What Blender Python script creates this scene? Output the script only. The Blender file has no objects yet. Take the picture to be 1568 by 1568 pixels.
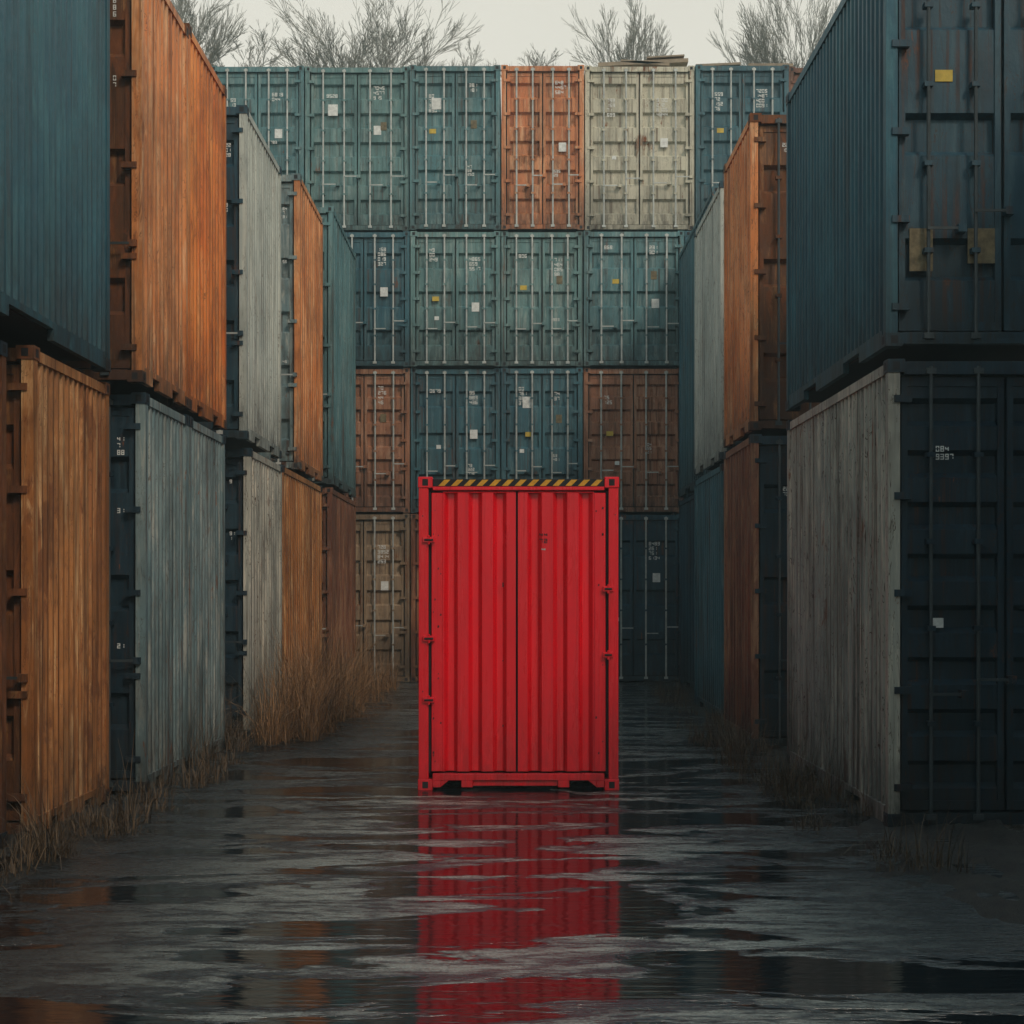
import bpy, math, random
from mathutils import Vector, Matrix
random.seed(7)
S = bpy.context.scene
S.view_settings.view_transform='Standard'
try: S.view_settings.look='None'
except Exception: pass
S.view_settings.exposure=0
F=2177.8; CX=784.0; HY=905.0; CH=2.43

# ------------------------------------------------------------------ materials
def new_mat(name):
    m=bpy.data.materials.new(name); m.use_nodes=True
    nt=m.node_tree; b=nt.nodes['Principled BSDF']
    return m,nt,b
def N(nt,t,**kw):
    n=nt.nodes.new(t)
    for k,v in kw.items(): setattr(n,k,v)
    return n
def noise(nt,src,scale=(1,1,1),s=1.0,detail=6,rough=.6,dist=0.0,loc=(0,0,0)):
    mp=N(nt,'ShaderNodeMapping'); mp.inputs['Scale'].default_value=scale; mp.inputs['Location'].default_value=loc
    nt.links.new(src,mp.inputs['Vector'])
    n=N(nt,'ShaderNodeTexNoise'); n.inputs['Scale'].default_value=s; n.inputs['Detail'].default_value=detail
    n.inputs['Roughness'].default_value=rough; n.inputs['Distortion'].default_value=dist
    nt.links.new(mp.outputs[0],n.inputs['Vector']); return n.outputs['Fac']
def rng(nt,src,a,b,c=0.0,d=1.0):
    n=N(nt,'ShaderNodeMapRange'); n.inputs[1].default_value=a; n.inputs[2].default_value=b
    n.inputs[3].default_value=c; n.inputs[4].default_value=d
    nt.links.new(src,n.inputs[0]); return n.outputs[0]
def mix(nt,f,a,b,bt='MIX'):
    n=N(nt,'ShaderNodeMix',data_type='RGBA',blend_type=bt)
    for sock,v in ((n.inputs[0],f),(n.inputs[6],a),(n.inputs[7],b)):
        if isinstance(v,bpy.types.NodeSocket): nt.links.new(v,sock)
        elif isinstance(v,(int,float)): sock.default_value=v
        else: sock.default_value=(*v,1)
    return n.outputs[2]
def math_(nt,op,a,b=None):
    n=N(nt,'ShaderNodeMath',operation=op)
    for i,v in enumerate((a,b)):
        if v is None: continue
        if isinstance(v,(int,float)): n.inputs[i].default_value=v
        else: nt.links.new(v,n.inputs[i])
    return n.outputs[0]

RUST=(0.10,0.034,0.012)
def paint(name,c1,c2,c3,rust=.4,rough=.5,streak=.6,rustc=RUST,fine=1.0,spec=.35,dirt=.85,dent=.35,k=1.0,crack=.6,grime=.6):
    c1=[x*k for x in c1]; c2=[x*k for x in c2]; c3=[x*k for x in c3]
    m,nt,b=new_mat(name)
    g=N(nt,'ShaderNodeNewGeometry').outputs['Position']
    tc=N(nt,'ShaderNodeTexCoord').outputs['Object']
    sep=N(nt,'ShaderNodeSeparateXYZ'); nt.links.new(tc,sep.inputs[0])
    n1=noise(nt,g,(.9,.9,.35),1,4,.7,0)
    n2=noise(nt,g,(7*fine,7*fine,.6),1,6,.78,.7,(3,5,1))
    n3=noise(nt,g,(1,1,.7),.9,4,.68,0,(9,2,4))
    n4=noise(nt,g,(6,6,1.3),1,7,.78,.6,(1,7,4))
    n5=noise(nt,g,(12*fine,12*fine,.22),1,4,.7,0,(13,1,0))
    col=mix(nt,rng(nt,n1,.38,.62),c1,c2)
    col=mix(nt,math_(nt,'MULTIPLY',rng(nt,n2,.50,.62),streak),col,c3)
    col=mix(nt,math_(nt,'MULTIPLY',rng(nt,n5,.52,.66),streak*.95),col,[c*.22 for c in c1])
    gm=math_(nt,'MULTIPLY',rng(nt,noise(nt,g,(.8,.8,.4),1,5,.75,0,(21,3,8)),.46,.62),grime)
    col=mix(nt,gm,col,[c*.3+.003 for c in c1])
    if crack>0:
        cr=math_(nt,'ABSOLUTE',math_(nt,'SUBTRACT',noise(nt,g,(4,4,.6),1,4,.68,1.6,(2,9,6)),.5))
        cm=math_(nt,'MULTIPLY',rng(nt,cr,.002,.008,1,0),crack)
        col=mix(nt,cm,col,[rustc[i]*.5 for i in range(3)])
    t=.69-.21*rust
    r1=rng(nt,math_(nt,'ADD',math_(nt,'MULTIPLY',n3,.6),math_(nt,'MULTIPLY',n4,.4)),t-.02,t+.02)
    r2=rng(nt,n4,t+.03,t+.06)
    r3=math_(nt,'MULTIPLY',rng(nt,n5,.55,.64),rng(nt,n3,.42,.58,0,min(1,rust*1.5)))
    rm=math_(nt,'MINIMUM',math_(nt,'ADD',math_(nt,'ADD',math_(nt,'MULTIPLY',r1,.7),math_(nt,'MULTIPLY',r2,.9)),math_(nt,'MULTIPLY',r3,.95)),1.0)
    rc=mix(nt,rng(nt,n4,.35,.65),[x*.35 for x in rustc],[x*2.1 for x in rustc])
    col=mix(nt,rm,col,rc)
    dz=rng(nt,sep.outputs[2],0.0,1.4,1,0)
    dm=math_(nt,'MULTIPLY',math_(nt,'MULTIPLY',dz,rng(nt,n4,.3,.6)),dirt)
    col=mix(nt,dm,col,(.014,.013,.012))
    nt.links.new(col,b.inputs['Base Color'])
    rr=math_(nt,'ADD',math_(nt,'MULTIPLY',rm,.35),rng(nt,n2,.3,.7,rough-.12,rough+.14))
    nt.links.new(rr,b.inputs['Roughness'])
    b.inputs['Specular IOR Level'].default_value=spec
    bp=N(nt,'ShaderNodeBump'); bp.inputs['Strength'].default_value=dent; bp.inputs['Distance'].default_value=.06
    hh=noise(nt,g,(1.3,1.3,.9),1,7,.62,0,(9,2,4))
    nt.links.new(hh,bp.inputs['Height']); nt.links.new(bp.outputs[0],b.inputs['Normal'])
    return m
def simple(name,c,rough=.6,metal=0,var=.35,s=6):
    m,nt,b=new_mat(name)
    g=N(nt,'ShaderNodeNewGeometry').outputs['Position']
    n=noise(nt,g,(1,1,1),s,3,.65)
    nt.links.new(mix(nt,rng(nt,n,.35,.68),c,[x*(1-var) for x in c]),b.inputs['Base Color'])
    b.inputs['Roughness'].default_value=rough; b.inputs['Metallic'].default_value=metal
    return m

P={}
P['tealdk']=paint('paint_deep_teal',(.012,.088,.13),(.025,.13,.17),(.08,.21,.235),rust=.12,streak=.5,crack=.2,grime=.4)
P['orange']=paint('paint_orange',(.62,.19,.045),(.76,.31,.11),(.88,.58,.32),rust=.34,streak=.65)
P['orange2']=paint('paint_bright_orange',(.70,.17,.025),(.80,.26,.05),(.86,.46,.18),rust=.28,streak=.5)
P['ochre']=paint('paint_ochre_rusty',(.50,.20,.06),(.34,.12,.035),(.78,.48,.23),rust=.55,streak=.85,fine=1.3)
P['white']=paint('paint_off_white',(.42,.47,.43),(.52,.56,.50),(.64,.65,.56),rust=.15,streak=.55,grime=.4)
P['greygreen']=paint('paint_grey_green',(.16,.25,.265),(.24,.32,.32),(.46,.46,.40),rust=.42,streak=.8,k=.92)
P['greywhite']=paint('paint_weathered_white',(.33,.34,.30),(.43,.42,.35),(.66,.61,.49),rust=.38,streak=.85,fine=1.3,crack=1.0)
P['brown']=paint('paint_red_brown',(.22,.08,.045),(.30,.125,.065),(.46,.27,.15),rust=.5,streak=.8,k=.95)
P['tan']=paint('paint_tan',(.24,.17,.11),(.30,.21,.13),(.46,.35,.22),rust=.5,streak=.6)
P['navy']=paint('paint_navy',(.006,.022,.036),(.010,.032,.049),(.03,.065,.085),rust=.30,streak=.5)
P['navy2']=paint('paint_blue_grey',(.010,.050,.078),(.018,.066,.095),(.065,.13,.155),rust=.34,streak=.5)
P['tealA']=paint('paint_teal_grey',(.072,.185,.205),(.11,.23,.24),(.27,.36,.345),rust=.3,streak=.65,grime=.45)
P['tealB']=paint('paint_sea_green',(.095,.21,.215),(.145,.265,.255),(.33,.40,.37),rust=.3,streak=.65,grime=.45)
P['tealC']=paint('paint_slate_teal',(.030,.11,.145),(.048,.145,.175),(.14,.225,.24),rust=.3,streak=.65,grime=.45)
P['cream']=paint('paint_cream',(.50,.48,.37),(.60,.57,.44),(.70,.66,.53),rust=.44,streak=.65,grime=.4)
P['orangeB']=paint('paint_hazed_orange',(.58,.19,.07),(.66,.28,.12),(.72,.46,.27),rust=.42,streak=.7)  # back-wall orange; distance haze is put into the colour
P['brownB']=paint('paint_hazed_brown',(.30,.12,.06),(.38,.17,.09),(.52,.33,.22),rust=.5,streak=.7,grime=.4)  # back-wall brown, lightened in colour to stand in for haze
P['rusty']=paint('paint_heavy_rust',(.14,.055,.02),(.085,.033,.014),(.38,.17,.055),rust=.95,streak=.8)
P['red']=paint('paint_signal_red',(.88,.004,.018),(.80,.0035,.014),(.90,.014,.034),rust=.0,rough=.30,streak=.2,rustc=(.03,.012,.01),spec=.5,dirt=.5,dent=.14,crack=.0,grime=.14)
M_metal=simple('galvanised_rod',(.50,.53,.50),.45,.2)
M_metaldk=simple('dull_rod',(.05,.065,.07),.5,.2)
M_white=simple('white_stencil',(.78,.80,.76),.6,var=.3,s=12)
M_yel=simple('yellow_sticker',(.66,.47,.06),.6)
M_blk=simple('black_rubber_and_hole_shade',(.006,.006,.008),.7)  # rubber and black marks; also the painted dark of casting holes
M_redrod=simple('red_fitting',(.45,.006,.014),.45)
M_hazy=simple('hazard_yellow',(.80,.40,.02),.5,var=.3,s=20)
M_card=simple('kraft_patch',(.22,.175,.095),.8,var=.6,s=9)

# ------------------------------------------------------------------ mesh builder
class MB:
    def __init__(s): s.v=[]; s.f=[]; s.m=[]
    def quad(s,a,b,c,d,m=0):
        i=len(s.v); s.v+= [a,b,c,d]; s.f.append((i,i+1,i+2,i+3)); s.m.append(m)
    def box(s,x0,x1,y0,y1,z0,z1,m=0):
        i=len(s.v)
        s.v+=[(x0,y0,z0),(x1,y0,z0),(x1,y1,z0),(x0,y1,z0),(x0,y0,z1),(x1,y0,z1),(x1,y1,z1),(x0,y1,z1)]
        for f in ((0,3,2,1),(4,5,6,7),(0,1,5,4),(1,2,6,5),(2,3,7,6),(3,0,4,7)):
            s.f.append(tuple(i+k for k in f)); s.m.append(m)
    def rod(s,x,y,z0,z1,r,m=0,n=8):
        i=len(s.v)
        for k in range(n):
            a=2*math.pi*k/n; s.v.append((x+r*math.cos(a),y+r*math.sin(a),z0)); s.v.append((x+r*math.cos(a),y+r*math.sin(a),z1))
        for k in range(n):
            j=(k+1)%n; s.f.append((i+2*k,i+2*j,i+2*j+1,i+2*k+1)); s.m.append(m)
        s.f.append(tuple(i+2*k+1 for k in range(n))); s.m.append(m)
    def tube(s,p,q,r0,r1,m=0,n=3):
        p=Vector(p);q=Vector(q); d=(q-p)
        if d.length<1e-6: return
        d.normalize(); u=d.orthogonal().normalized(); w=d.cross(u); i=len(s.v)
        for k in range(n):
            a=2*math.pi*k/n; o=u*math.cos(a)+w*math.sin(a)
            s.v.append(tuple(p+o*r0)); s.v.append(tuple(q+o*r1))
        for k in range(n):
            j=(k+1)%n; s.f.append((i+2*k,i+2*j,i+2*j+1,i+2*k+1)); s.m.append(m)
    def obj(s,name,mats,loc=(0,0,0),bevel=0):
        me=bpy.data.meshes.new(name); me.from_pydata(s.v,[],s.f); me.update()
        for m in mats: me.materials.append(m)
        me.polygons.foreach_set('material_index',s.m); 
        o=bpy.data.objects.new(name,me); o.location=loc; S.collection.objects.link(o)
        return o
SEG={0:'abcdef',1:'bc',2:'abged',3:'abgcd',4:'fgbc',5:'afgcd',6:'afgecd',7:'abc',8:'abcdefg',9:'abcfgd'}
def glyph(b,x,z,w,h,y,m):
    t=w*.28; d=random.randint(0,9)
    R={'a':(0,w,h-t,h),'g':(0,w,h/2-t/2,h/2+t/2),'d':(0,w,0,t),'f':(0,t,h/2+t/2,h-t),'b':(w-t,w,h/2+t/2,h-t),'e':(0,t,t,h/2-t/2),'c':(w-t,w,t,h/2-t/2)}
    for s_ in SEG[d]:
        a,c,e,g=R[s_]; b.quad((x+a,y,z+e),(x+c,y,z+e),(x+c,y,z+g),(x+a,y,z+g),m)
def code(b,x,z,n,rows,h,y,m):
    w=h*.62
    for r in range(rows):
        k=n-random.randint(0,1)
        for i in range(k): glyph(b,x+i*w*1.3,z-r*h*1.35,w,h,y,m)

def side_corr(b,x,sgn,y0,y1,z0,z1,period,depth,m=0):
    n=max(1,round((y1-y0)/period)); p=(y1-y0)/n; pts=[]
    for i in range(n):
        a=y0+i*p; pts+=[(a,0),(a+p*.34,0),(a+p*.50,depth),(a+p*.84,depth)]
    pts.append((y1,0))
    i0=len(b.v)
    for (y,o) in pts:
        b.v.append((x-sgn*o,y,z0)); b.v.append((x-sgn*o,y,z1))
    for k in range(len(pts)-1):
        q=(i0+2*k,i0+2*k+2,i0+2*k+3,i0+2*k+1)
        b.f.append(q if sgn>0 else q[::-1]); b.m.append(m)

def castings(b,w,L,h,m,mb):
    for x0,x1 in ((-.008,.17),(w-.17,w+.008)):
        for y0,y1 in ((-.012,.17),(L-.17,L+.012)):
            for z0,z1 in ((-.004,.13),(h-.13,h+.004)):
                b.box(x0,x1,y0,y1,z0,z1,m)
                cx=(x0+x1)/2; cz=(z0+z1)/2  # black quads below paint the shade of the casting holes
                if y0<0: b.quad((cx-.035,-.015,cz-.04),(cx+.035,-.015,cz-.04),(cx+.035,-.015,cz+.04),(cx-.035,-.015,cz+.04),mb)
                xs=x0-.003 if x0<0 else x1+.003; cy=(y0+y1)/2
                q=[(xs,cy-.04,cz-.04),(xs,cy+.04,cz-.04),(xs,cy+.04,cz+.04),(xs,cy-.04,cz+.04)]
                if x0<0: q=q[::-1]
                b.quad(*q,mb)

def shell(b,w,L,h,period,depth,pockets=True):
    for x0,x1 in ((0,.12),(w-.12,w)):
        for y0,y1 in ((0,.12),(L-.12,L)): b.box(x0,x1,y0,y1,.13,h-.13,0)
    for x0,x1 in ((0.004,.07),(w-.07,w-.004)):
        b.box(x0,x1,.17,L-.17,h-.13,h-.025,0)
        b.box(x0,x1,.17,L-.17,.12,.19,0)
        segs=[(.17,L*.22),(L*.36,L*.64),(L*.78,L-.17)] if pockets else [(.17,L-.17)]
        for a,c in segs: b.box(x0,x1,a,c,.005,.12,0)
    side_corr(b,w-.018,1,.12,L-.12,.19,h-.13,period,depth)
    side_corr(b,.018,-1,.12,L-.12,.19,h-.13,period,depth)
    b.box(.07,w-.07,.13,L-.13,h-.06,h-.04,0)
    b.box(.07,w-.07,.13,L-.13,.10,.125,4)
    b.quad((w-.12,L-.03,.13),(.12,L-.03,.13),(.12,L-.03,h-.13),(w-.12,L-.03,h-.13),0)

def door_end(b,w,h,style,labels=1,rodr=.02,edge=0):
    b.box(.17,w-.17,.0,.10,h-.15,h-.02,0); b.box(.17,w-.17,.0,.10,.02,.14,0)
    b.box(.12,w-.12,.165,.19,.14,h-.15,4)
    mid=w/2; O=.035
    for lx0,lx1 in ((.15,mid-.016),(mid+.016,w-.15)):
        z0=.165; z1=h-.175
        fr=.065
        b.box(lx0,lx0+fr,.03+O,.10+O,z0,z1,0); b.box(lx1-fr,lx1,.03+O,.10+O,z0,z1,0)
        b.box(lx0+fr,lx1-fr,.03+O,.10+O,z1-.09,z1,0); b.box(lx0+fr,lx1-fr,.03+O,.10+O,z0,z0+.09,0)
        a=z0+.09; c=z1-.09; H=c-a
        n={'ribs5':5,'ribs7':8,'ribs3':3}[style]
        prof=[(a,.045+O)]
        for i in range(n):
            zc=a+H*(i+.5)/n; hw=min(.22,H/n*.27)
            prof+=[(zc-hw,.045+O),(zc-hw+.06,.120+O),(zc+hw-.05,.120+O),(zc+hw,.045+O)]
        prof.append((c,.045+O))
        i0=len(b.v)
        for z,y in prof: b.v.append((lx0+fr,y,z)); b.v.append((lx1-fr,y,z))
        for k in range(len(prof)-1):
            b.f.append((i0+2*k,i0+2*k+1,i0+2*k+3,i0+2*k+2)); b.m.append(0)
        lw=lx1-lx0
        for fx in (.27,.73):
            x=lx0+lw*fx
            b.rod(x,-.005,.07,h-.07,rodr,1)
            for z in (.10,h-.12): b.box(x-.05,x+.05,-.03,-.001,z-.03,z+.03,1)
            for fz in (.2,.42,.62,.82): 
                z=z0+(z1-z0)*fz; b.box(x-.045,x+.045,-.028,.029+O,z-.025,z+.025,0)
            hz=z0+(z1-z0)*(.26 if fx<.5 else .31)+random.uniform(-.05,.05)
            b.box(x-.02,x+lw*.33,-.045,-.03,hz-.014,hz+.014,1)
            b.box(x+lw*.28,x+lw*.36,-.05,.028+O,hz-.04,hz+.04,0)
    for k in range(5):
        z=.4+(h-.8)*k/4
        for x0,x1 in ((.06,.24),(w-.24,w-.06)): b.box(x0,x1,-.02,.029+O,z-.035,z+.035,0)
    yl=.04+O
    if edge:
        for z in (h*.88,h*.70,h*.36)[:edge]:
            code(b,w-.36,z,2,random.randint(1,3),.06,yl,2)
    if labels:
        def patch(x,z,pw,ph,m): b.box(x,x+pw,yl-.004,yl+.03,z,z+ph,m)
        r=random.random
        xr=mid+.02; lw=mid-.17; lx=.15
        gh=.095 if labels>1 else .06
        if r()<.9: code(b,xr+lw*.34,h*(.78+.12*r()),random.choice([3,4]),random.randint(2,4),gh,yl,2)
        if r()<.75: code(b,lx+lw*.34,h*(.78+.12*r()),random.choice([3,4]),random.randint(1,4),gh,yl,2)
        if labels>1 and r()<.6: code(b,xr+lw*.3,h*(.3+.25*r()),3,random.randint(1,3),gh*.8,yl,2)
        if r()<.6: patch(lx+lw*(.34+.2*r()),h*(.48+.15*r()),.18,.12,3)
        if r()<.5: patch(xr+lw*(.34+.1*r()),h*(.4+.2*r()),.2,.24,2)
        if r()<.5: patch(lx+lw*(.3+.3*r()),h*(.3+.15*r()),.12,.10,2)
        if labels>1 and r()<.35: patch(lx+lw*(.36+.1*r()),h*(.70+.05*r()),.26,.30,2)
        if r()<.35: patch(xr+lw*(.34+.2*r()),h*(.6+.05*r()),.16,.22,5)

def container(X,Y,Z,w,L,h,pm,period=.24,depth=.06,style='ribs3',labels=1,rod=None,end_mat=None,rodr=.02,edge=0,extra=None,name='shipping_container'):
    b=MB(); shell(b,w,L,h,period,depth)
    k=len(b.f); door_end(b,w,h,style,labels,rodr,edge)
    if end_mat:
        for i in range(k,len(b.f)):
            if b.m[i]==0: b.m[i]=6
    castings(b,w,L,h,6 if end_mat else 0,4)
    if extra: extra(b,w,h)
    return b.obj(name,[P[pm],rod or M_metal,M_white,M_yel,M_blk,M_card,P[end_mat] if end_mat else P[pm]],(X,Y,Z))

# ------------------------------------------------------------------ back wall
D=37.8; sc=F/D
zr=[0,4.5,8.38,12.0,16.4]
cols_low=[60,200,340,485,628,767,893,1048,1195,1340,1490]
cols_top=[30,180,322,466,627,767,895,1064,1208,1350,1500]
lay=[
 ['navy','brown','tealC','tan','brown','tealC','navy2','navy','navy2','navy'],
 ['brown','tealC','tealC','brownB','tealC','tealC','brownB','tealC','brown','tealC'],
 ['tealB','tealC','tealC','tealC','tealB','tealB','tealA','tealC','tealA','tealB'],
 ['tealC','tealB','tealA','tealB','tealA','orangeB','cream','tealC','brown','tealB']]
for r in range(4):
    cols=cols_top if r==3 else cols_low
    for c in range(len(cols)-1):
        x0=(cols[c]+.9-CX)/sc; x1=(cols[c+1]-.9-CX)/sc
        st='ribs5' if r==3 or (r==0 and c in (3,7)) or (r==1 and c in (3,6)) else 'ribs3'
        container(x0,D+random.uniform(-.09,.09),zr[r]+.02,x1-x0,6.0,zr[r+1]-zr[r]-.04,lay[r][c],style=st,rodr=.024,labels=2)
for r in range(4):
    for c in range(6):
        container(-13.6+c*4.6+.9*(r%2),D+6.4,zr[r]+.015,4.4,6,zr[r+1]-zr[r]-.03,['tealC','navy2','brown'][(r+c)%3],labels=0)

# ------------------------------------------------------------------ side stacks
def left(W,y0,y1,z0,z1,pm,**k): container(-W-2.44,y0,z0,2.44,y1-y0,z1-z0,pm,**k)
def right(W,y0,y1,z0,z1,pm,**k): container(W,y0,z0,2.44,y1-y0,z1-z0,pm,**k)
left(4.80,6.6,13.5,0.02,4.78,'rusty',period=.3,end_mat='navy',rod=M_metaldk)
left(4.66,13.85,16.45,0.02,4.82,'ochre',period=.17,end_mat='rusty',rod=M_metaldk)
left(4.38,17.0,19.25,0.02,4.80,'greygreen',period=.18,end_mat='navy',rod=M_metaldk,edge=3)
left(4.38,19.35,21.7,0.02,4.80,'greygreen',period=.18,end_mat='navy',rod=M_metaldk)
left(4.30,23.4,26.6,0.02,4.78,'greywhite',period=.24,end_mat='navy',style='ribs5',rod=M_metaldk,edge=2)
left(4.30,26.7,32.2,0.02,4.80,'ochre',period=.3,end_mat='navy',rod=M_metaldk)
left(4.12,32.6,37.5,0.02,4.80,'brown',period=.3,end_mat='brown')
left(4.58,7.2,16.2,4.93,10.2,'tealdk',period=.18,depth=.06,end_mat='navy')
left(4.36,16.75,19.15,4.90,10.0,'orange',period=.19,end_mat='rusty',rod=M_metaldk,edge=2)
left(4.37,19.22,21.75,4.90,10.1,'orange2',period=.2,end_mat='rusty',rod=M_metaldk)
left(4.30,23.05,26.5,4.90,10.3,'white',period=.22,end_mat='navy2',style='ribs5',edge=2)
left(4.28,28.7,32.2,4.90,10.85,'orange',period=.3,end_mat='greygreen',style='ribs5',edge=3)
left(4.12,32.8,37.5,4.90,11.3,'tealA',period=.35,end_mat='tealA')
right(3.85,14.55,19.9,0.02,4.80,'greywhite',period=.18,end_mat='navy',style='ribs7',rod=M_metaldk)
def kraft(b,w,h):
    b.box(.26,.50,.066,.075,.78,1.22,5); b.box(.86,1.14,.066,.075,.86,1.22,5)
right(3.84,14.6,19.9,4.95,9.35,'tealdk',period=.18,depth=.06,end_mat='navy2',rod=M_metaldk,extra=kraft)
right(3.68,21.9,24.7,0.02,4.84,'brown',period=.28,end_mat='navy',rod=M_metaldk)
right(3.90,26.5,30.4,0.02,4.80,'tealC',period=.28,end_mat='navy',rod=M_metaldk)
right(4.40,31.0,37.5,0.02,4.80,'navy2',period=.3)
right(3.68,21.95,24.7,4.92,9.8,'orange',period=.26,end_mat='rusty',rod=M_metaldk)
right(3.90,26.6,30.4,4.90,10.1,'white',period=.3,end_mat='navy2')
right(4.40,31.2,37.5,4.90,11.3,'tealC',period=.35)
for W_,y0,y1,z0,z1,pm in ((4.9,-8,6.3,.02,4.8,'tealC'),(4.8,-8,6.9,4.93,10.1,'brown'),(5.0,-22,-8.4,.02,4.8,'rusty'),(4.9,-22,-8.4,4.9,10,'tealdk')):  # unseen left stacks around the camera, added to darken the foreground
    left(W_,y0,y1,z0,z1,pm,period=.35)
for W_,y0,y1,z0,z1,pm in ((6.6,2,13.6,.02,4.8,'navy'),(6.6,2,13.4,4.93,9.6,'navy2'),(4.9,-22,-2,.02,4.8,'brown'),(4.8,-22,-2,4.9,9.6,'tealC')):  # unseen right stacks, likewise added to block sky light from the foreground
    right(W_,y0,y1,z0,z1,pm,period=.35)

# ------------------------------------------------------------------ red container
def red_container():
    w=2.44; h=3.82; L=6.06; Y=F/125.4; b=MB()
    shell(b,w,L,h,.28,.04,True)
    castings(b,w,L,h,0,4)
    b.box(.17,w-.17,.0,.10,h-.16,h-.115,0)
    b.box(.17,w-.17,.01,.10,h-.115,h-.02,4)
    x=.24; y=.006; za=h-.105; zb=h-.03; p=.155
    while x<w-.3:
        b.quad((x,y,za),(x+p*.48,y,za),(x+p*.48+.075,y,zb),(x+.075,y,zb),3); x+=p
    b.box(.17,w-.17,.0,.10,.115,.20,0)
    for a,c in ((.17,.27),(.52,.66),(1.70,1.84),(2.17,2.27)):
        b.box(a,c,.0,.10,.03,.115,0)
    for xa,xb in ((.27,.37),(2.17,2.07)):
        i=len(b.v)
        b.v+=[(xa,0,.115),(xa,0,.035),(xb,0,.115),(xa,.1,.115),(xa,.1,.035),(xb,.1,.115)]
        for f in ((0,1,2),(3,5,4),(1,4,5,2),(0,3,4,1)): b.f.append(tuple(i+k for k in f)); b.m.append(0)
    b.box(.66,1.70,.03,.10,.045,.115,0)
    b.box(.12,w-.12,.13,.15,.2,h-.16,4)
    b.box(.10,.15,.05,.13,.2,h-.16,4); b.box(w-.15,w-.10,.05,.13,.2,h-.16,4)
    mid=w/2-.02
    for lx0,lx1 in ((.155,mid-.013),(mid+.013,w-.155)):
        z0=.225; z1=h-.19; fr=.14
        left_leaf = lx0<1
        sx0,sx1=(lx0,lx0+fr) if left_leaf else (lx1-fr,lx1)
        b.box(sx0,sx1,.022,.06,z0,z1,0)
        px0,px1=(sx1,lx1) if left_leaf else (lx0,sx0)
        W_=px1-px0
        pts=[(0,.022)]
        for s_ in (.02,.355,.69):
            pts+=[(s_,.022),(s_+.045,.095),(s_+.135,.095),(s_+.18,.022)]
        pts.append((1,.022))
        pts=[(px0+a*W_,y_) for a,y_ in pts]
        if not left_leaf: pts=[(px0+px1-x_,y_) for x_,y_ in pts][::-1]
        i0=len(b.v)
        for x_,y_ in pts: b.v.append((x_,y_,z0)); b.v.append((x_,y_,z1))
        for k in range(len(pts)-1):
            b.f.append((i0+2*k,i0+2*k+2,i0+2*k+3,i0+2*k+1)); b.m.append(0)
        b.box(px0,px1,.020,.1,z1,z1+.014,0)
    def hinge(xa,xb,z):
        b.box(xa,xb,-.03,.02,z-.035,z+.035,0); b.box(xa+.02,xb-.02,-.045,-.03,z-.012,z+.012,4)
        b.rod((xa+xb)/2,-.02,z-.055,z+.055,.018,0)
    for ypx in (827,978,1072): hinge(.05,.20,(1210-ypx)/125.4)
    for ypx in (902,1003): hinge(w-.19,w-.06,(1210-ypx)/125.4)
    zc=(1210-832)/125.4
    for i in range(2): 
        for j in range(2): glyph(b,1.475+i*.055,zc+j*.075,.042,.055,.0195,4)
    glyph(b,1.50,zc-.10,.05,.05,.0195,6)
    for _ in range(34):
        x=random.choice([.18,.24,.2,.27,1.03,2.2,2.25,2.17,.05,2.4]); z=random.uniform(.3,3.5); s_=random.uniform(.004,.013)
        yy=.0195 if .15<x<2.29 else -.002
        b.quad((x-s_,yy,z-s_*1.3),(x+s_*.7,yy,z-s_),(x+s_,yy,z+s_),(x-s_*.6,yy,z+s_*1.4),4)
    o=b.obj('red_shipping_container',[P['red'],M_redrod,M_white,M_hazy,M_blk,M_card,M_metal],((641-CX)/125.4,Y,.0))
    bv=o.modifiers.new('bevel','BEVEL'); bv.width=.006; bv.segments=1; bv.limit_method='ANGLE'
    return o
red_container()

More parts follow.
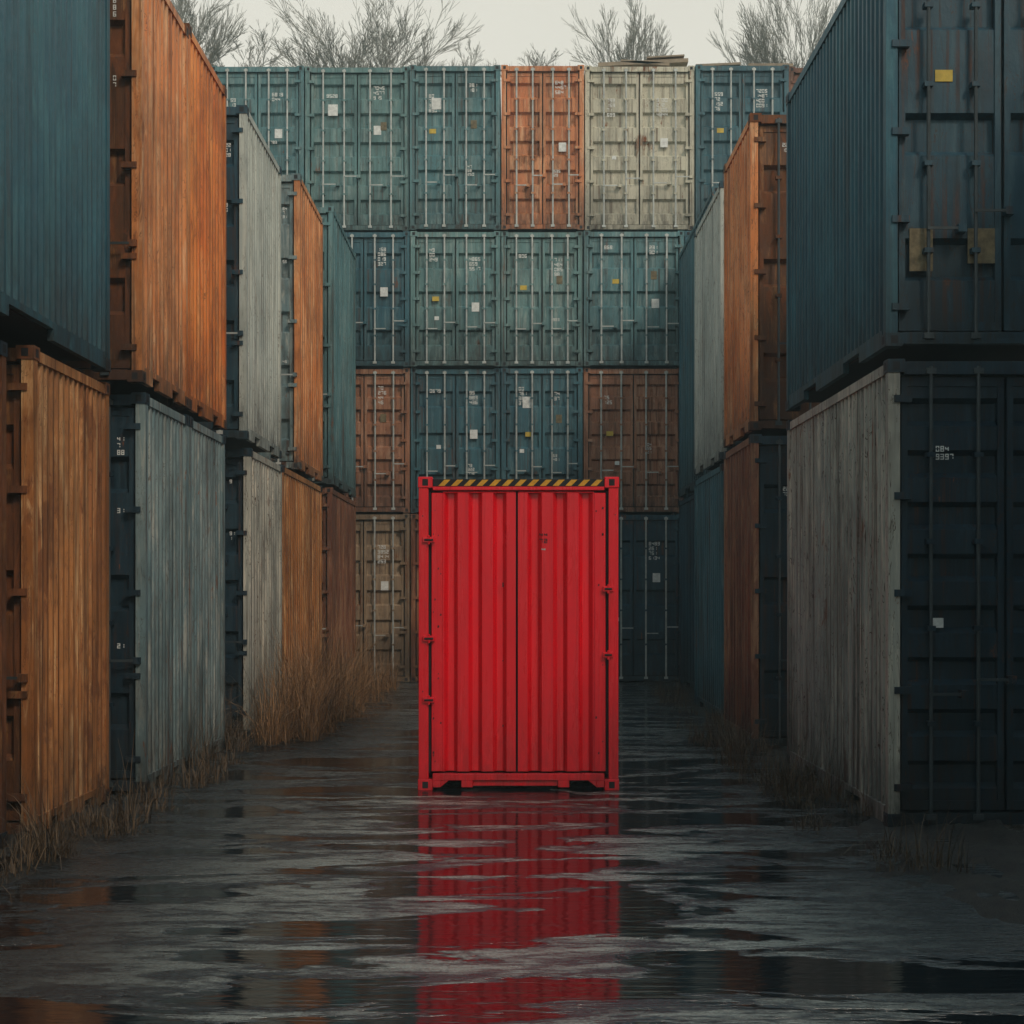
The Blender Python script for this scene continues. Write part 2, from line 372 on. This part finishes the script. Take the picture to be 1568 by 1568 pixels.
# ------------------------------------------------------------------ ground
def ground():
    b=MB(); b.quad((-600,-400,0),(600,-400,0),(600,1200,0),(-600,1200,0))
    m,nt,bs=new_mat('wet_asphalt')
    g=N(nt,'ShaderNodeNewGeometry').outputs['Position']
    sep=N(nt,'ShaderNodeSeparateXYZ'); nt.links.new(g,sep.inputs[0])
    ax=math_(nt,'ABSOLUTE',sep.outputs[0])
    A=noise(nt,g,(.42,1.35,1),1,6,.62,.7,(2.3,.4,0))
    B=noise(nt,g,(.5,2.0,1),1,7,.70,.8,(4,2,0))
    C=noise(nt,g,(4,15,1),1,5,.72,.3)
    G=noise(nt,g,(45,45,1),1,3,.75)
    A2=math_(nt,'ADD',A,rng(nt,ax,0,3.5,.04,-.01))
    A2=math_(nt,'ADD',A2,rng(nt,C,.3,.7,-.025,.025))
    pud=rng(nt,A2,.495,.525)
    sky_grey=rng(nt,math_(nt,'ADD',math_(nt,'MULTIPLY',B,.68),math_(nt,'MULTIPLY',C,.32)),.47,.56)  # pale patches: grey sky reflection put into the base colour
    edge=rng(nt,math_(nt,'ADD',ax,math_(nt,'MULTIPLY',B,2.4)),2.8,4.5,1,.05)
    sky_grey=math_(nt,'MULTIPLY',sky_grey,edge)
    base=mix(nt,sky_grey,(.013,.017,.019),(.40,.42,.37))
    base=mix(nt,rng(nt,G,.38,.62),base,mix(nt,1.0,base,(.4,.4,.4),'MULTIPLY'))
    wetc=mix(nt,pud,base,(.006,.009,.011))
    nt.links.new(wetc,bs.inputs['Base Color'])
    ro=math_(nt,'ADD',math_(nt,'MULTIPLY',pud,-.22),rng(nt,C,.3,.7,.20,.34))
    ro=math_(nt,'MAXIMUM',ro,.06)
    nt.links.new(ro,bs.inputs['Roughness'])
    bs.inputs['IOR'].default_value=1.95
    R=noise(nt,g,(1.4,13,1),1,3,.55,.4,(7,7,0))
    hgt=math_(nt,'ADD',math_(nt,'MULTIPLY',R,.0105),math_(nt,'MULTIPLY',math_(nt,'SUBTRACT',1.0,pud),math_(nt,'ADD',math_(nt,'MULTIPLY',G,.012),math_(nt,'MULTIPLY',C,.024))))
    bp=N(nt,'ShaderNodeBump'); bp.inputs['Strength'].default_value=.8; bp.inputs['Distance'].default_value=1.0
    nt.links.new(hgt,bp.inputs['Height']); nt.links.new(bp.outputs[0],bs.inputs['Normal'])
    b.obj('ground',[m])
ground()

from mathutils import noise as mn
def verge(sgn,Win,Wout,y0,y1):
    b=MB(); nx=16; ny=int((y1-y0)/.18)
    def P_(i,j):
        y=y0+(y1-y0)*j/ny; wi=Win+.45*mn.noise(Vector((y*.45,sgn*3,0)))+.2*mn.noise(Vector((y*1.7,sgn*3,4)))
        t=i/nx; x=wi+(Wout-wi)*t
        z=-.03+.17*(t**.6)*(0.55+.8*mn.noise(Vector((x*1.8,y*1.8,sgn))))+.04*mn.noise(Vector((x*6,y*6,sgn)))
        return (sgn*x,y,z if i else -.04)
    for j in range(ny+1):
        for i in range(nx+1): b.v.append(P_(i,j))
    for j in range(ny):
        for i in range(nx):
            a=j*(nx+1)+i; q=(a,a+1,a+nx+2,a+nx+1); b.f.append(q if sgn>0 else q[::-1]); b.m.append(0)
    m,nt,bs=new_mat('wet_soil')
    g=N(nt,'ShaderNodeNewGeometry').outputs['Position']
    n=noise(nt,g,(1,1,1),5,5,.7); n2=noise(nt,g,(1,1,1),40,3,.7)
    nt.links.new(mix(nt,rng(nt,n,.35,.65),(.008,.008,.007),(.034,.027,.019)),bs.inputs['Base Color'])
    bs.inputs['Roughness'].default_value=.6
    bp=N(nt,'ShaderNodeBump'); bp.inputs['Strength'].default_value=.9; bp.inputs['Distance'].default_value=.04
    nt.links.new(math_(nt,'ADD',n,n2),bp.inputs['Height']); nt.links.new(bp.outputs[0],bs.inputs['Normal'])
    o=b.obj('dirt_verge',[m])
    for p in o.data.polygons: p.use_smooth=True
verge(-1,3.8,5.6,6,37.6); verge(1,3.3,5.0,9,37.6)

# ------------------------------------------------------------------ grass
def grass_mat(name,c1,c2):
    m,nt,bs=new_mat(name)
    g=N(nt,'ShaderNodeNewGeometry')
    nt.links.new(mix(nt,g.outputs['Random Per Island'],c1,c2),bs.inputs['Base Color'])
    bs.inputs['Roughness'].default_value=.7
    return m
G1=grass_mat('dry_straw',(.03,.017,.009),(.46,.25,.11))
G2=grass_mat('dark_weeds',(.012,.010,.007),(.15,.095,.05))
def blade(b,x,y,z,L,lean,az,wd):
    dx,dy=math.cos(az),math.sin(az); px,py=-dy,dx
    n=4; cur=Vector((x,y,z)); ang=lean*.25
    i0=len(b.v)
    for k in range(n+1):
        w_=wd*(1-k/n)*.5+.001
        b.v.append((cur.x+px*w_,cur.y+py*w_,cur.z)); b.v.append((cur.x-px*w_,cur.y-py*w_,cur.z))
        cur=cur+Vector((dx*math.sin(ang),dy*math.sin(ang),math.cos(ang)))*(L/n)
        ang+=lean*.32
    for k in range(n):
        b.f.append((i0+2*k,i0+2*k+1,i0+2*k+3,i0+2*k+2)); b.m.append(0)
def patch(name,mat,clumps,wild=1.0):
    b=MB()
    for (cx,cy,cz,r,n,L) in clumps:
        for _ in range(n):
            a=random.uniform(0,6.283); rr=r*math.sqrt(random.random())
            blade(b,cx+rr*math.cos(a),cy+rr*math.sin(a),cz,L*random.uniform(.3,1.15),(random.uniform(.1,2.6)*random.random()+.1)*wild,a+random.gauss(0,.8),random.uniform(.004,.011))
    return b.obj(name,[mat])
cl=[]
for _ in range(28): 
    y=random.uniform(22.3,27.5); cl.append((-random.uniform(3.1,4.1),y,0.02,.2,120,random.choice([.5,.8,1.3,1.8,2.2])))
for _ in range(26):
    y=random.uniform(27,36.5); cl.append((-random.uniform(3.0,4.0),y,0.02,.3,80,random.uniform(.6,1.7)))
patch('dry_grass',G1,cl,1.5)
cl=[]
for _ in range(44):
    y=random.uniform(12,23); cl.append((-random.uniform(3.75,4.5),y,0.03,.16,44,random.choice([.25,.35,.6,.95])))
for _ in range(22):
    y=random.uniform(9,17); cl.append((-random.uniform(4.0,4.8),y,0.03,.25,36,random.uniform(.2,.5)))
patch('dry_grass',G2,cl,1.5)
cl=[]
for _ in range(80):
    y=random.uniform(12,34); cl.append((random.uniform(3.0,3.85)+(0.2 if y>25 else 0),y,0.03,.2,30,random.choice([.15,.25,.4,.6])))
for _ in range(24):
    y=random.uniform(15,23); cl.append((random.uniform(3.0,3.7),y,0.03,.25,55,random.uniform(.3,.8)))
patch('dry_grass',G2,cl,1.5)
cl=[]
for _ in range(60):
    x=random.choice([random.uniform(-2.4,1.7),random.uniform(-8,8),random.uniform(-2.,1.2)]); cl.append((x,D+random.uniform(.1,.8),16.34,.25,22,random.uniform(.12,.35)))
patch('roof_weeds',G2,cl)
def debris():
    b=MB()
    for (x0,x1,z,t,sl) in ((2.3,4.7,16.42,.10,.12),(2.9,4.2,16.54,.07,-.1),(4.9,6.1,16.42,.06,.05),(3.6,4.6,16.64,.04,.06),(6.3,7.5,16.42,.08,0)):
        i=len(b.v); y0=D+.12; y1=D+.6
        b.v+=[(x0,y0,z),(x1,y0,z+sl),(x1,y1,z+sl),(x0,y1,z),(x0,y0,z+t),(x1,y0,z+t+sl),(x1,y1,z+t+sl),(x0,y1,z+t)]
        for f in ((0,3,2,1),(4,5,6,7),(0,1,5,4),(1,2,6,5),(2,3,7,6),(3,0,4,7)): b.f.append(tuple(i+k for k in f)); b.m.append(0)
    b.obj('scrap_planks',[simple('weathered_plank',(.34,.27,.19),.8)])
debris()

# ------------------------------------------------------------------ trees
M_bark,_nt,_b=new_mat('bark')
_g=N(_nt,'ShaderNodeNewGeometry').outputs['Position']
_nt.links.new(mix(_nt,noise(_nt,_g,(4,4,1),2,3),(.22,.22,.19),(.34,.33,.28)),_b.inputs['Base Color']); _b.inputs['Roughness'].default_value=.9
def tree(px,top_px,width_px,d,seed,zb=17.6,nl=16,den=1.0):
    rnd=random.Random(seed); s_=F/d
    X=(px-CX)/s_; ztop=CH+(HY-top_px)/s_; Wd=width_px/s_/2
    segs=[]
    def br(p,dr,L,r,k):
        steps=4 if k>2 else 3
        for i in range(steps):
            q=p+dr*(L/steps); segs.append((p.copy(),q.copy(),r*(1-i*.15),r*(1-(i+1)*.15)))
            if k>0 and rnd.random()<.85*den:
                ax=Vector((rnd.gauss(0,1),rnd.gauss(0,1),rnd.gauss(0,.6))).normalized()
                d2=(dr+ax*rnd.uniform(.3,.6)); d2.z=max(d2.z,.25); br(q,d2.normalized(),L*rnd.uniform(.4,.65),r*.5,k-1)
            p=q; dr=(dr+Vector((rnd.gauss(0,.08),rnd.gauss(0,.08),rnd.gauss(.03,.05)))).normalized()
        if k>0:
            for _ in range(2):
                ax=Vector((rnd.gauss(0,1),rnd.gauss(0,1),rnd.gauss(0,.6))).normalized()
                br(p,(dr+ax*.3).normalized(),L*rnd.uniform(.5,.75),r*.6,k-1)
    segs.append((Vector((0,0,0)),Vector((.08,0,9)),.30,.24)); segs.append((Vector((.08,0,9)),Vector((0,0,zb)),.24,.13))
    for i in range(nl):
        a=i*2.4+rnd.uniform(-.3,.3); t=.85*math.sqrt((i+.3)/nl)
        br(Vector((0,0,zb-.3)),Vector((math.cos(a)*t,math.sin(a)*t,1)).normalized(),1.9*rnd.uniform(.8,1.15)*(1.1-.25*t),.026,4)
    zs=sorted(s[1].z for s in segs); zm=zs[int(len(zs)*.997)]; xm=sorted(abs(s[1].x) for s in segs)[int(len(segs)*.97)]
    kz=(ztop-zb)/(zm-zb); kx=Wd/xm
    b=MB()
    def T(p):
        if p.z<=zb: return (X+p.x*(kx if p.z>9.5 else 1),d+p.y,p.z)
        return (X+p.x*kx,d+p.y*kx,zb+(p.z-zb)*kz)
    for p,q,r0,r1 in segs: b.tube(T(p),T(q),max(r0,.006),max(r1,.005),0,3 if r0<.1 else 8)
    b.obj('bare_tree',[M_bark])
    return len(segs)
tot=0
tot+=tree(540,6,235,48,3)
tot+=tree(962,-4,130,48,5,nl=9)
tot+=tree(1210,-35,210,50,8)
tot+=tree(255,-35,180,46,11)
tot+=tree(385,50,120,47,13,18.6,5,.8)
tot+=tree(840,66,150,50,17,19.2,5,.7)
tot+=tree(700,70,120,49,19,18.8,5,.8)
print('tree segs',tot)

# ------------------------------------------------------------------ thin mist filling the yard
b=MB(); b.box(-60,60,-30,110,-2,60)
m=bpy.data.materials.new('mist'); m.use_nodes=True; nt=m.node_tree; nt.nodes.clear()
vs=N(nt,'ShaderNodeVolumeScatter'); vs.inputs['Color'].default_value=(.80,1,.99,1); vs.inputs['Density'].default_value=.0021; vs.inputs['Anisotropy'].default_value=.2
out=N(nt,'ShaderNodeOutputMaterial'); nt.links.new(vs.outputs[0],out.inputs['Volume'])
b.obj('mist',[m])

# ------------------------------------------------------------------ sky + sun
w=bpy.data.worlds.new('World'); S.world=w; w.use_nodes=True; nt=w.node_tree
bg=nt.nodes['Background']; bg.inputs['Strength'].default_value=.1
sky=N(nt,'ShaderNodeTexSky'); sky.sky_type='NISHITA'; sky.sun_disc=False
EL=math.radians(42); AZ=math.radians(148)
sky.sun_elevation=EL; sky.sun_rotation=AZ; sky.dust_density=4; sky.air_density=1.5
tc=N(nt,'ShaderNodeTexCoord'); sp=N(nt,'ShaderNodeSeparateXYZ'); nt.links.new(tc.outputs['Generated'],sp.inputs[0])
cn=noise(nt,tc.outputs['Generated'],(1,1,2.5),1.6,3,.55,.3)
cc=mix(nt,rng(nt,sp.outputs[2],.4,.75),(1.0,1.0,.86),(.62,.95,1.10))
br=math_(nt,'MULTIPLY',rng(nt,sp.outputs[2],.35,.8,8.7,6.4),rng(nt,cn,.3,.7,.95,1.05))
vm=N(nt,'ShaderNodeVectorMath',operation='SCALE'); nt.links.new(cc,vm.inputs[0]); nt.links.new(br,vm.inputs['Scale'])
nt.links.new(mix(nt,.9,sky.outputs[0],vm.outputs[0]),bg.inputs['Color'])
sd=bpy.data.lights.new('sun','SUN'); sd.energy=1.5; sd.angle=math.radians(12); sd.color=(1,.86,.70)
so=bpy.data.objects.new('sun',sd); S.collection.objects.link(so)
dirv=Vector((math.sin(AZ)*math.cos(EL),math.cos(AZ)*math.cos(EL),math.sin(EL)))
so.rotation_euler=dirv.to_track_quat('Z','Y').to_euler()

# ------------------------------------------------------------------ camera
cd=bpy.data.cameras.new('camera'); cd.lens=50; cd.sensor_width=36; cd.shift_y=(HY-784)/1568; cd.clip_end=3000
co=bpy.data.objects.new('camera',cd); S.collection.objects.link(co); co.location=(0,0,CH); co.rotation_euler=(math.radians(90),0,0)
S.camera=co
